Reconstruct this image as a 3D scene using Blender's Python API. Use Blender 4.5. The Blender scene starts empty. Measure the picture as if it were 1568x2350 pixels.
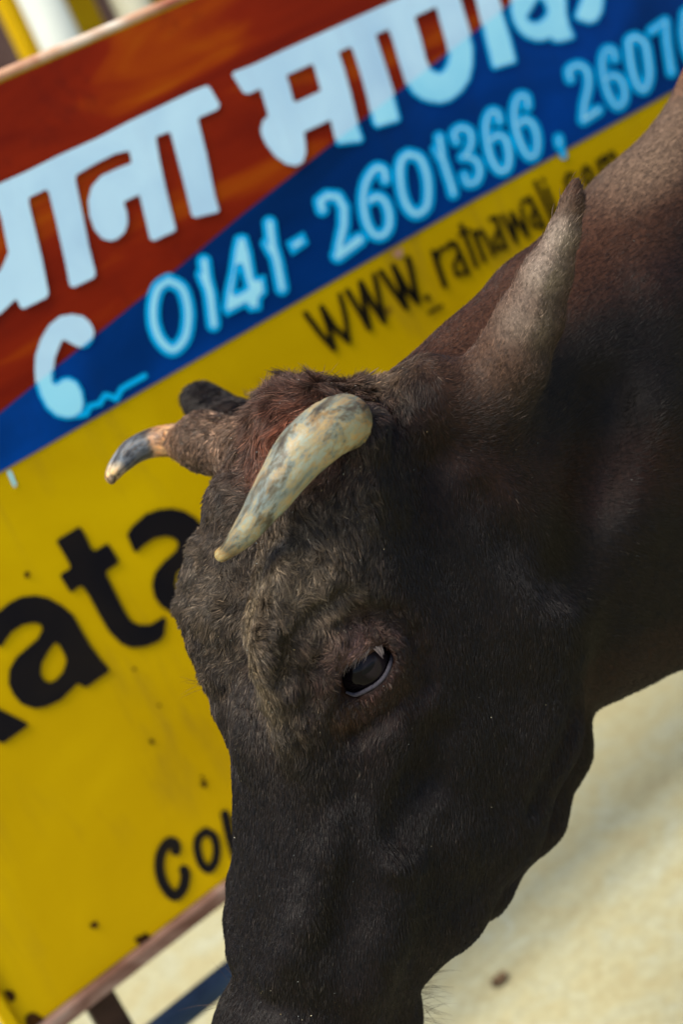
import bpy, math, random
import numpy as np
from mathutils import Matrix, Vector
random.seed(7); rng = np.random.default_rng(11)
S = bpy.context.scene
COL = S.collection
R_ = math.radians
HAIR = True

# ------------------------------------------------------------------ camera
# Measuring frame: the photograph laid out 1568 x 2349.5 units, focal length 3262 units.
FOC = 3262.0
def nrm(v):
    v = np.array(v, float); return v / np.linalg.norm(v)
RX = nrm((5816, 3830, -FOC)); _v = np.array((4225, -9186, -FOC))
RZ = -nrm(_v - RX * (_v @ RX)); RY = np.cross(RZ, RX)
RM = np.array([RX, RY, RZ])                      # camera -> world rotation
CAM = np.array([0, 0, 1.35])
def ray(px, py):
    return RM @ np.array([(px - 784) / FOC, -(py - 1174.75) / FOC, -1.0])
def on_y(px, py, y):                              # point of the vertical plane Y = y seen at px, py
    d = ray(px, py); return CAM + d * (y / d[1])
def at_depth(px, py, z):
    return CAM + ray(px, py) * z
def project(P):
    c = (np.asarray(P) - CAM) @ RM
    return 784 - c[..., 0] * FOC / c[..., 2], 1174.75 + c[..., 1] * FOC / c[..., 2]

cam = bpy.data.cameras.new('camera'); co = bpy.data.objects.new('camera', cam); COL.objects.link(co)
m = Matrix([[*RM[0], CAM[0]], [*RM[1], CAM[1]], [*RM[2], CAM[2]], [0, 0, 0, 1]])
co.matrix_world = m
cam.sensor_fit = 'VERTICAL'; cam.sensor_height = 36.0; cam.sensor_width = 24.0
cam.lens = 36.0 * FOC / 2349.5
cam.clip_start = 0.02; cam.clip_end = 400
cam.dof.use_dof = True; cam.dof.focus_distance = 1.10; cam.dof.aperture_fstop = 3.3
S.camera = co

# ------------------------------------------------------------------ light
SUN_EL, SUN_DIR = 62.0, nrm(RM @ nrm((-.60, .55, .58)))
SUN_EL = math.degrees(math.asin(SUN_DIR[2]))
world = bpy.data.worlds.new('World'); S.world = world; world.use_nodes = True
nt = world.node_tree; nt.nodes.clear()
sky = nt.nodes.new('ShaderNodeTexSky'); sky.sky_type = 'NISHITA'; sky.sun_disc = False
sky.sun_elevation = R_(SUN_EL); sky.sun_rotation = math.atan2(SUN_DIR[0], SUN_DIR[1])
sky.air_density = 1.0; sky.dust_density = 1.5
bg = nt.nodes.new('ShaderNodeBackground'); bg.inputs['Strength'].default_value = 0.10
wo = nt.nodes.new('ShaderNodeOutputWorld')
nt.links.new(sky.outputs[0], bg.inputs[0]); nt.links.new(bg.outputs[0], wo.inputs[0])
sl = bpy.data.lights.new('sun', 'SUN'); sl.energy = 2.4; sl.angle = R_(24); sl.color = (1.0, .93, .80)
so = bpy.data.objects.new('sun', sl); COL.objects.link(so)
so.rotation_euler = Vector(SUN_DIR).to_track_quat('Z', 'Y').to_euler()
so.location = (0, 0, 6)
S.view_settings.view_transform = 'Standard'; S.view_settings.look = 'None'
S.view_settings.exposure = 1.22; S.view_settings.gamma = 1.0
S.view_settings.use_curve_mapping = False
S.cycles.max_bounces = 6

# ------------------------------------------------------------------ helpers
def mesh_obj(name, verts, faces, mat, parent=None, smooth=True):
    me = bpy.data.meshes.new(name)
    me.from_pydata([tuple(map(float, v)) for v in verts], [], [tuple(map(int, f)) for f in faces])
    me.validate(); me.update()
    if smooth: me.polygons.foreach_set('use_smooth', [True] * len(me.polygons))
    me.materials.append(mat)
    o = bpy.data.objects.new(name, me); COL.objects.link(o)
    if parent is not None: o.parent = parent
    return o
def empty(name, loc=(0, 0, 0)):
    o = bpy.data.objects.new(name, None); COL.objects.link(o); o.location = loc
    o.empty_display_size = .1
    bpy.context.view_layer.update(); return o
def adopt(o, parent):                              # keep world coordinates
    o.parent = parent; o.matrix_parent_inverse = parent.matrix_world.inverted()
def tag(o, label=None, cat=None, group=None, kind=None):
    for k, v in (('label', label), ('category', cat), ('group', group), ('kind', kind)):
        if v: o[k] = v
    return o
def box(x0, x1, y0, y1, z0, z1, bev=0.0):
    import bmesh
    bm = bmesh.new(); bmesh.ops.create_cube(bm, size=1)
    for v in bm.verts:
        v.co = Vector(((x0 + x1) / 2 + v.co.x * (x1 - x0), (y0 + y1) / 2 + v.co.y * (y1 - y0), (z0 + z1) / 2 + v.co.z * (z1 - z0)))
    if bev: bmesh.ops.bevel(bm, geom=bm.edges[:], offset=bev, segments=2, affect='EDGES', profile=.5)
    vs = [v.co[:] for v in bm.verts]; bm.verts.index_update()
    fs = [[v.index for v in f.verts] for f in bm.faces]; bm.free()
    return vs, fs
def tube(pts, rad, n=16, cap=True):
    pts = [np.array(p, float) for p in pts]; k = len(pts)
    rad = [rad] * k if np.isscalar(rad) else rad
    vs, fs = [], []
    T0 = nrm(pts[1] - pts[0]); a = nrm(np.cross(T0, (0.3, .2, 1)))
    for i in range(k):
        T = nrm(pts[min(i + 1, k - 1)] - pts[max(i - 1, 0)])
        a = nrm(a - T * (a @ T)); b = np.cross(T, a)
        for j in range(n):
            t = 2 * math.pi * j / n
            vs.append(pts[i] + rad[i] * (math.cos(t) * a + math.sin(t) * b))
    for i in range(k - 1):
        for j in range(n):
            fs.append((i * n + j, i * n + (j + 1) % n, (i + 1) * n + (j + 1) % n, (i + 1) * n + j))
    if cap: fs.append(tuple(range(n))[::-1]); fs.append(tuple((k - 1) * n + j for j in range(n)))
    return vs, fs
def catmull(pts, n):
    P = np.array(pts, float); P = np.vstack([2 * P[0] - P[1], P, 2 * P[-1] - P[-2]])
    out = []
    for i in range(1, len(P) - 2):
        for t in np.linspace(0, 1, n, endpoint=False):
            out.append(.5 * (2 * P[i] + (P[i + 1] - P[i - 1]) * t + (2 * P[i - 1] - 5 * P[i] + 4 * P[i + 1] - P[i + 2]) * t * t
                             + (3 * P[i] - P[i - 1] - 3 * P[i + 1] + P[i + 2]) * t ** 3))
    out.append(P[-2]); return np.array(out)
class NT:
    def __init__(s, name):
        s.m = bpy.data.materials.new(name); s.m.use_nodes = True; s.t = s.m.node_tree; s.t.nodes.clear()
        s.out = s.t.nodes.new('ShaderNodeOutputMaterial')
    def n(s, typ, **kw):
        nd = s.t.nodes.new(typ)
        for k, v in kw.items():
            if k.startswith('_'): nd.inputs[k[1:].replace('_', ' ')].default_value = v
            else: setattr(nd, k, v)
        return nd
    def l(s, a, b): s.t.links.new(a, b)
    def bsdf(s, **kw):
        b = s.n('ShaderNodeBsdfPrincipled')
        for k, v in kw.items(): b.inputs[k.replace('_', ' ')].default_value = v
        s.l(b.outputs[0], s.out.inputs[0]); return b
    def pos(s, scale=(1, 1, 1), rot=(0, 0, 0)):
        g = s.n('ShaderNodeNewGeometry'); mp = s.n('ShaderNodeMapping'); mp.vector_type = 'TEXTURE' if False else 'POINT'
        mp.inputs['Scale'].default_value = scale; mp.inputs['Rotation'].default_value = rot
        s.l(g.outputs['Position'], mp.inputs[0]); return mp.outputs[0]
    def noise(s, vec, scale, detail=4, rough=.55, dist=0):
        k = s.n('ShaderNodeTexNoise'); k.inputs['Scale'].default_value = scale; k.inputs['Detail'].default_value = detail
        k.inputs['Roughness'].default_value = rough; k.inputs['Distortion'].default_value = dist
        s.l(vec, k.inputs['Vector']); return k.outputs['Fac']
    def ramp(s, fac, stops):
        r = s.n('ShaderNodeValToRGB'); e = r.color_ramp.elements
        while len(e) < len(stops): e.new(.5)
        for x, (p, c) in zip(e, stops):
            x.position = p; x.color = (*c, 1) if len(c) == 3 else c
        s.l(fac, r.inputs[0]); return r.outputs[0]
    def mix(s, fac, a, b, blend='MIX'):
        x = s.n('ShaderNodeMix'); x.data_type = 'RGBA'; x.blend_type = blend
        for sock, v in ((x.inputs[0], fac), (x.inputs[6], a), (x.inputs[7], b)):
            if hasattr(v, 'links') or hasattr(v, 'is_linked'): s.l(v, sock)
            else: sock.default_value = v if np.isscalar(v) else (*v, 1)
        return x.outputs[2]
    def bump(s, h, b, strength=.3, dist=.002):
        u = s.n('ShaderNodeBump'); u.inputs['Strength'].default_value = strength; u.inputs['Distance'].default_value = dist
        s.l(h, u.inputs['Height']); s.l(u.outputs[0], b.inputs['Normal'])

def paint(name, stops, scale=6, stretch=(1, 1, 1), rot=(0, 0, 0), rough=.5, dirt=None, spots=0, spec=.05, grime=0, grime_col=(.12, .07, .02)):
    k = NT(name); b = k.bsdf(Roughness=rough); b.inputs['Specular IOR Level'].default_value = spec
    v = k.pos(stretch, rot)
    c = k.ramp(k.noise(v, scale, 4, .5, .6), stops)
    if dirt:
        d = k.ramp(k.noise(k.pos(), 9, 6, .7, .3), [(.55, (0, 0, 0)), (.78, (1, 1, 1))])
        c = k.mix(d, c, dirt, 'MIX')
    if spots:
        vo = k.n('ShaderNodeTexVoronoi', feature='F1'); vo.inputs['Scale'].default_value = 15
        k.l(k.pos((1, 0, 1)), vo.inputs['Vector'])
        q = k.ramp(vo.outputs['Distance'], [(.04, (1, 1, 1)), (.16, (0, 0, 0))])
        ms = k.ramp(k.noise(k.pos(), 11, 2), [(.45, (0, 0, 0)), (.62, (spots,) * 3)])
        f = k.mix(1.0, q, ms, 'MULTIPLY')
        c = k.mix(f, c, (.10, .045, .01))
    if grime:
        g1 = k.noise(k.pos((1, 1, .16)), 22, 5, .65, .4); g2 = k.noise(k.pos(), 3.1, 3)
        f = k.mix(1.0, k.ramp(g1, [(.50, (0, 0, 0)), (.75, (grime,) * 3)]), k.ramp(g2, [(.40, (0, 0, 0)), (.65, (1, 1, 1))]), 'MULTIPLY')
        c = k.mix(f, c, grime_col)
    k.l(c, b.inputs['Base Color'])
    k.bump(k.mix(.5, k.noise(k.pos(), 160, 3), k.noise(k.pos((1, 1, 5)), 18, 3)), b, .25, .001)
    return k.m

M = {}
M['red'] = paint('red_paint', [(.34, (.15, .009, .003)), (.55, (.23, .016, .003)), (.63, (.32, .042, .002)), (.74, (.40, .095, .002))], 3.2, (1, 1, 4.5), (0, R_(-12), 0), .5, dirt=(.10, .008, .005))
M['blue'] = paint('blue_paint', [(.3, (.0005, .018, .08)), (.5, (.0006, .030, .15)), (.70, (.0008, .052, .28))], 2.2, (1, 1, 2), (0, 0, 0), .45, grime=.35, grime_col=(.01, .02, .05))
M['yellow'] = paint('yellow_paint', [(.3, (.41, .245, .0003)), (.55, (.52, .325, .0003)), (.75, (.64, .42, .0006))], 2.6, (1, 1, 1), (0, 0, 0), .45, spots=.8, grime=.6)
M['black'] = paint('black_lettering', [(.3, (.006, .006, .009)), (.7, (.014, .011, .010))], 8)
M['letter_thin'] = paint('thin_black_lettering', [(.3, (.006, .005, .003)), (.7, (.012, .009, .004))], 8)
M['white'] = paint('white_lettering', [(.3, (.46, .68, .82)), (.6, (.56, .80, .90)), (.75, (.62, .86, .93))], 9, grime=.4, grime_col=(.35, .45, .60))
M['core'] = paint('pale_blue_lettering', [(.3, (.28, .72, .88)), (.6, (.38, .82, .93)), (.75, (.48, .88, .95))], 9)
M['halo'] = paint('bright_blue_outline', [(.3, (.001, .38, .72)), (.7, (.002, .46, .84))], 9)
M['rust'] = paint('rusty_metal', [(.3, (.09, .040, .026)), (.5, (.19, .11, .085)), (.7, (.30, .22, .18))], 14, (1, 1, 3), rough=.6)
M['rust_dark'] = paint('dark_rust', [(.3, (.02, .008, .003)), (.7, (.07, .028, .006))], 40, rough=.8)
M['rim'] = paint('worn_rim_paint', [(.3, (.30, .10, .06)), (.5, (.46, .26, .16)), (.7, (.62, .55, .45))], 14, rough=.35)
M['navy_pipe'] = paint('navy_pipe_paint', [(.3, (.012, .020, .036)), (.7, (.03, .05, .085))], 12, rough=.3)
M['dark_leg'] = paint('dark_leg_paint', [(.3, (.02, .012, .010)), (.7, (.05, .028, .02))], 12, rough=.5)
M['post_yellow'] = paint('post_yellow_paint', [(.3, (.40, .22, .003)), (.7, (.52, .32, .004))], 5)
M['post_white'] = paint('post_white_paint', [(.3, (.46, .49, .43)), (.7, (.56, .59, .53))], 5)
M['post_cream'] = paint('post_cream_paint', [(.3, (.40, .38, .26)), (.7, (.48, .46, .34))], 5)

# ------------------------------------------------------------------ ground
k = NT('pale_dusty_ground'); b = k.bsdf(Roughness=.9)
c = k.ramp(k.noise(k.pos((1, 1, 1)), 14, 5, .6, .8), [(.30, (.37, .325, .175)), (.45, (.39, .36, .205)), (.56, (.39, .375, .235)), (.70, (.40, .40, .28))])
c2 = k.ramp(k.noise(k.pos(), 60, 5, .7), [(.35, (.80, .77, .70)), (.65, (1, 1, 1))])
c = k.mix(1.0, c, c2, 'MULTIPLY'); k.l(c, b.inputs['Base Color'])
k.bump(k.noise(k.pos(), 60, 5), b, .5, .006)
G = 150
gr = mesh_obj('ground', [(-G, -G, 0), (G, -G, 0), (G, G, 0), (-G, G, 0)], [(0, 1, 2, 3)], k.m, smooth=False)
tag(gr, 'pale dusty sunlit ground', kind='structure')

# ------------------------------------------------------------------ sign board
BY = 1.60                                   # front face of the board, facing -Y
z_top = on_y(200, 95, BY)[2]; z_bot = on_y(400, 2110, BY)[2]
xl = on_y(0, 2281, BY)[0]; xr = 2.42
board = empty('sign_board', ((xl + xr) / 2, BY + .02, 0))
tag(board, 'hand painted metal sign board with red, blue and yellow bands behind the cow', 'sign board')
def part(name, vf, mat, parent=board, smooth=False):
    o = mesh_obj(name, vf[0], vf[1], mat, None, smooth); adopt(o, parent); return o
part('panel', box(xl, xr, BY, BY + .028, z_bot, z_top, .002), M['yellow'])
# polylines of the colour borders in photo units -> board x,z
def bx(px, py): p = on_y(px, py, BY); return p[0], p[2]
F = .6272
rb = [bx(0 * F, 1507 * F), bx(595 * F, 1025 * F), bx(884 * F, 784 * F), bx(1481 * F, 315 * F), bx(1863 * F, 15 * F)]
by_ = [bx(0, 1727 * F), bx(990 * F, 1160 * F), bx(1716 * F, 742 * F), bx(2406 * F, 365 * F)]
def extend(pl, x0, x1):
    (a, b_), (c_, d) = pl[0], pl[1]; s0 = (d - b_) / (c_ - a)
    (e, f_), (g, h) = pl[-2], pl[-1]; s1 = (h - f_) / (g - e)
    return [(x0, b_ + s0 * (x0 - a))] + pl + [(x1, h + s1 * (x1 - g))]
rbl = extend(rb, xl + .002, xr); rbl = [p for p in rbl]
# the red/blue border climbs to the top edge of the board
top_in = z_top - .004
pl = []
for i, p in enumerate(rbl):
    if p[1] <= top_in: pl.append(p)
    else:
        q = rbl[i - 1]; t = (top_in - q[1]) / (p[1] - q[1]); pl.append((q[0] + t * (p[0] - q[0]), top_in)); break
red_border = pl; byl = extend(by_, xl + .002, xr - .002)
def slab(poly, y0, y1):
    n = len(poly); vs = [(x, y0, z) for x, z in poly] + [(x, y1, z) for x, z in poly]
    fs = [tuple(range(n)), tuple(range(2 * n - 1, n - 1, -1))] + [((i + 1) % n, i, n + i, n + (i + 1) % n) for i in range(n)]
    return vs, fs
part('red_band', slab(red_border + [(xl + .002, top_in)], BY - .0012, BY + .001), M['red'])
blue_poly = byl + [(xr - .002, top_in), (red_border[-1][0] + .0005, top_in)] + [(x + .0006, z) for x, z in red_border[::-1][1:-1]] + [(xl + .002, red_border[0][1] - .0006)]
part('blue_band', slab(blue_poly, BY - .001, BY + .001), M['blue'])
# frame: worn top rim, rusty bottom angle, painted left edge
part('top_rim', tube([(xl - .008, BY + .004, z_top + .003), (xr, BY + .004, z_top + .003)], .0065, 10), M['rim'], smooth=True)
part('bottom_bar', box(xl, xr, BY - .012, BY + .03, z_bot - .020, z_bot, .003), M['rust'])
part('side_bar', box(xl - .016, xl, BY - .010, BY + .03, z_bot - .024, z_top, .003), M['yellow'])
for lx in (on_y(232, 2300, BY + .01)[0], xr - .12):
    part('leg', box(lx - .019, lx + .019, BY - .002, BY + .026, .0, z_bot - .0245, .003), M['dark_leg'])
for lx in (on_y(232, 2300, BY + .01)[0], xr - .12):
    part('foot', box(lx - .025, lx + .025, BY - .3, BY + .32, .0, .03, .004), M['dark_leg'])
rz = on_y(440, 2306, BY + .045)[2]
part('lower_rail', tube([(xl - .1, BY + .045, rz), (xr + .02, BY + .045, rz)], .0175, 16), M['navy_pipe'], smooth=True)

# --- lettering: fields sampled on the board, cut to clean outlines
def sd_poly(P, poly):
    poly = np.array(poly, float); n = len(poly)
    d = np.full(P.shape[0], 1e18); s = np.ones(P.shape[0])
    for i in range(n):
        a = poly[i]; b_ = poly[i - 1]; e = b_ - a; w = P - a
        q = w - e * np.clip((w @ e) / max(e @ e, 1e-9), 0, 1)[:, None]
        d = np.minimum(d, (q ** 2).sum(1))
        c1 = P[:, 1] >= a[1]; c2 = P[:, 1] < b_[1]; c3 = e[0] * w[:, 1] > e[1] * w[:, 0]
        fl = (c1 & c2 & c3) | (~c1 & ~c2 & ~c3); s = np.where(fl, -s, s)
    return s * np.sqrt(d)
def sd_stroke(P, pts, w):
    pts = np.array(pts, float); d = np.full(P.shape[0], 1e18)
    for i in range(len(pts) - 1):
        a, b_ = pts[i], pts[i + 1]; e = b_ - a; v = P - a
        q = v - e * np.clip((v @ e) / max(e @ e, 1e-9), 0, 1)[:, None]
        d = np.minimum(d, (q ** 2).sum(1))
    return np.sqrt(d) - w / 2
def glyph_mesh(fn, bbox, y, step, cond=None):
    """fn(P) -> signed distance in full-photo pixels at the seen position of each board point"""
    (x0, z0), (x1, z1) = bbox
    xs = np.arange(x0, x1 + step, step); zs = np.arange(z0, z1 + step, step)
    Xg, Zg = np.meshgrid(xs, zs, indexing='ij')
    P3 = np.stack([Xg.ravel(), np.full(Xg.size, BY), Zg.ravel()], 1)
    px, py = project(P3); P = np.stack([px / F, py / F], 1)
    v = fn(P)
    if cond is not None: v = np.maximum(v, cond(P3))
    v = v.reshape(Xg.shape); v = np.where(np.abs(v) < 1e-4, 1e-4, v)
    verts, faces, cache = [], [], {}
    def corner(i, j):
        kx = ('c', i, j)
        if kx not in cache: cache[kx] = len(verts); verts.append((xs[i], y, zs[j]))
        return cache[kx]
    def edge(i, j, i2, j2):
        kx = ('e', *min((i, j), (i2, j2)), *max((i, j), (i2, j2)))
        if kx not in cache:
            t = v[i, j] / (v[i, j] - v[i2, j2]); cache[kx] = len(verts)
            verts.append((xs[i] + t * (xs[i2] - xs[i]), y, zs[j] + t * (zs[j2] - zs[j])))
        return cache[kx]
    ins = v < 0
    anyi = ins[:-1, :-1] | ins[1:, :-1] | ins[1:, 1:] | ins[:-1, 1:]
    alli = ins[:-1, :-1] & ins[1:, :-1] & ins[1:, 1:] & ins[:-1, 1:]
    # merge full cells into vertical runs
    for i in range(anyi.shape[0]):
        j = 0
        while j < anyi.shape[1]:
            if not anyi[i, j]: j += 1; continue
            cs = [(i, j), (i + 1, j), (i + 1, j + 1), (i, j + 1)]
            if alli[i, j]:
                faces.append([corner(*c_) for c_ in cs])
            else:
                poly = []
                for q in range(4):
                    a, b_ = cs[q], cs[(q + 1) % 4]
                    if ins[a]: poly.append(corner(*a))
                    if ins[a] != ins[b_]: poly.append(edge(*a, *b_))
                if len(poly) >= 3: faces.append(poly)
            j += 1
    return verts, faces
def red_side(P3):          # > 0 in the red band
    zz = np.interp(P3[:, 0], [p[0] for p in rbl], [p[1] for p in rbl]); return (P3[:, 2] - zz) * 3000
def zoomed(x0, y0, s):     # zoom-picture coordinates -> full-photo pixels
    return lambda pts: [(x0 + x * s, y0 + y * s) for x, y in pts]
def glyph(name, polys=(), holes=(), strokes=(), mat='white', y=0., grow=0., tf=None, step=.0022, cond=None, mats=None):
    polys = [tf(p) for p in polys]; holes = [tf(p) for p in holes]
    sc = tf([(1, 0)])[0][0] - tf([(0, 0)])[0][0]
    strokes = [(tf(p), w * sc) for p, w in strokes]
    def fn(P):
        d = np.full(P.shape[0], 1e6)
        for p in polys: d = np.minimum(d, sd_poly(P, p))
        for p, w in strokes: d = np.minimum(d, sd_stroke(P, p, w))
        for p in holes: d = np.maximum(d, -sd_poly(P, p))
        return d - grow
    pts = np.array([q for p in polys for q in p] + [q for p, w in strokes for q in p]) * F
    pad = 20 + (max([w for _, w in strokes]) * F / 2 if strokes else 0)
    lo, hi = pts.min(0) - pad, pts.max(0) + pad
    cs = np.array([bx(px, py) for px in (lo[0], hi[0]) for py in (lo[1], hi[1])])
    (x0, z0), (x1, z1) = cs.min(0), cs.max(0)
    x0 = max(x0, xl + .004); x1 = min(x1, xr - .004); z0 = max(z0, z_bot + .002); z1 = min(z1, z_top - .004)
    vs, fs = glyph_mesh(fn, ((x0, z0), (x1, z1)), BY - y, step, cond)
    if not fs: return None
    # one part for every separate painted piece
    root = list(range(len(vs)))
    def find(i):
        while root[i] != i: root[i] = root[root[i]]; i = root[i]
        return i
    for f_ in fs:
        r0 = find(f_[0])
        for q in f_[1:]: root[find(q)] = r0
    groups = {}
    for f_ in fs: groups.setdefault(find(f_[0]), []).append(f_)
    for gf in groups.values():
        if len(gf) < 12 and len(groups) > 1: continue
        ids = sorted({q for f_ in gf for q in f_}); mp_ = {q: i for i, q in enumerate(ids)}
        part(name, ([vs[q] for q in ids], [[mp_[q] for q in f_] for f_ in gf]), M[mat])
Z1 = zoomed(0, 200, .5); Z2 = zoomed(784, 0, .5); Z4 = zoomed(0, 1000, .5); Z5 = zoomed(600, 700, .5)
Z6 = zoomed(1068, 800, .5); Z7 = zoomed(1716, 200, .5); Z8 = zoomed(0, 1800, .5)
ZQ = zoomed(1200, 0, 1300 / 1568); ZS = zoomed(0, 2750, 1300 / 1568)
W1 = [(-420, 1130), (-200, 1025), (0, 940), (180, 860), (420, 740), (700, 615), (940, 490), (1180, 375), (1400, 270), (1500, 230), (1525, 240), (1600, 370), (1584, 404), (1450, 462),
      (1440, 480), (1500, 720), (1565, 1040), (1595, 1140), (1585, 1155), (1415, 1195), (1394, 1180), (1330, 920), (1240, 580), (1225, 568), (1130, 605), (1160, 780), (1210, 1010), (1278, 1280), (1265, 1295), (1115, 1365), (1088, 1350),
      (1050, 1190), (1010, 1025), (895, 1080), (920, 1160), (925, 1230), (905, 1300), (850, 1350), (800, 1365), (740, 1350), (680, 1280), (645, 1180), (635, 1070), (660, 970), (730, 890), (850, 835), (955, 795), (935, 705),
      (830, 730), (690, 800), (545, 885), (545, 930), (600, 1190), (640, 1400), (690, 1595), (682, 1632), (530, 1705), (500, 1690), (470, 1530), (400, 1220), (345, 1000), (325, 990), (200, 1050), (205, 1100), (250, 1290),
      (300, 1500), (347, 1750), (330, 1780), (160, 1862), (140, 1850), (110, 1785), (0, 1890), (-200, 2020), (-420, 2100), (-420, 1900), (-200, 1790), (0, 1570), (52, 1450), (20, 1290), (0, 1190), (-50, 1075), (-200, 1150), (-420, 1240)]
W2 = [[(120, 550), (135, 530), (280, 475), (500, 370), (900, 190), (1300, 10), (1800, -215), (2700, -620), (2700, -440), (1568, 75), (1000, 340), (530, 550), (330, 650), (245, 690), (205, 685)],
      [(330, 640), (330, 660), (385, 850), (345, 890), (330, 950), (340, 1000), (370, 1060), (440, 1150), (520, 1205), (590, 1217), (640, 1190), (662, 1120), (657, 1040), (648, 970), (830, 885), (900, 700), (770, 668), (590, 752), (570, 740), (545, 640), (520, 560), (500, 480)],
      [(690, 465), (715, 475), (770, 665), (820, 870), (842, 885), (880, 1045), (900, 1068), (1072, 1048), (1087, 1020), (1035, 870), (990, 680), (940, 500), (897, 375), (850, 280)],
      [(960, 320), (1000, 360), (1060, 540), (1110, 720), (1150, 910), (1182, 943), (1345, 897), (1357, 875), (1310, 690), (1250, 500), (1172, 262), (1170, 180)],
      [(1250, 180), (1290, 280), (1340, 450), (1390, 610), (1440, 690), (1510, 740), (1568, 758), (1650, 768), (1728, 745), (1808, 680), (1868, 590), (1893, 480), (1893, 350), (1868, 250), (1838, 150), (1793, 0), (1740, -130), (1590, -70), (1618, 65), (1648, 180), (1688, 320), (1703, 400), (1693, 460), (1668, 510), (1638, 530), (1598, 515), (1568, 490), (1545, 450), (1500, 270), (1455, 125), (1420, 50)],
      [(1870, -120), (1903, 0), (1948, 190), (1968, 290), (2018, 490), (2040, 515), (2200, 468), (2208, 445), (2168, 280), (2098, 60), (2060, -60), (2020, -200)],
      [(2150, -120), (2158, 0), (2153, 80), (2170, 160), (2210, 230), (2270, 285), (2350, 312), (2410, 308), (2450, 290), (2470, 315), (2530, 320), (2625, 292), (2633, 265), (2598, 190), (2578, 100), (2575, 0), (2500, -200)],
      [(2690, -60), (2640, 80), (2625, 120), (2645, 155), (2740, 185), (2800, 160), (2840, 90), (2850, 0), (2820, -110)]]
H2 = [[(2368, 0), (2288, 130), (2308, 155), (2358, 160), (2408, 120), (2423, 80), (2398, 20)]]
phone = [[(250, 800), (245, 700), (250, 600), (290, 480), (350, 380), (430, 315), (520, 300), (600, 315), (650, 360), (680, 420), (672, 490), (635, 535), (590, 548), (540, 530), (470, 490), (445, 490), (420, 550), (392, 620), (385, 690), (385, 790), (400, 800),
          (450, 765), (500, 758), (560, 790), (600, 860), (615, 950), (600, 1020), (550, 1060), (480, 1070), (400, 1050), (330, 990), (280, 900)]]
def over_blue(P3): return red_side(P3)
def not_blue(P3): return -red_side(P3)
def two_tone(name, polys, holes, tf):
    # painted white over the red, tinted blue with a bright outline over the blue
    glyph(name, polys, holes, mat='white', y=.0034, tf=tf, cond=not_blue)
    a = glyph(name + '_outline', polys, holes, mat='halo', y=.0026, tf=tf, cond=over_blue, grow=2)
    b_ = glyph(name + '_tint', polys, holes, mat='core', y=.0034, tf=tf, cond=over_blue, grow=-9)
two_tone('headline_word', [W1], [], Z1)
two_tone('headline_word', W2, H2, Z2)
two_tone('telephone_symbol', phone, [], Z4)
glyph('telephone_cord', strokes=[([(565, 1042), (620, 1030), (650, 970), (720, 955), (760, 890), (800, 900), (840, 920), (880, 845), (940, 810), (1050, 750)], 42)], mat='halo', y=.0034, tf=Z4, step=.0015)
def ring(c): return c + [c[0]]
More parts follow.
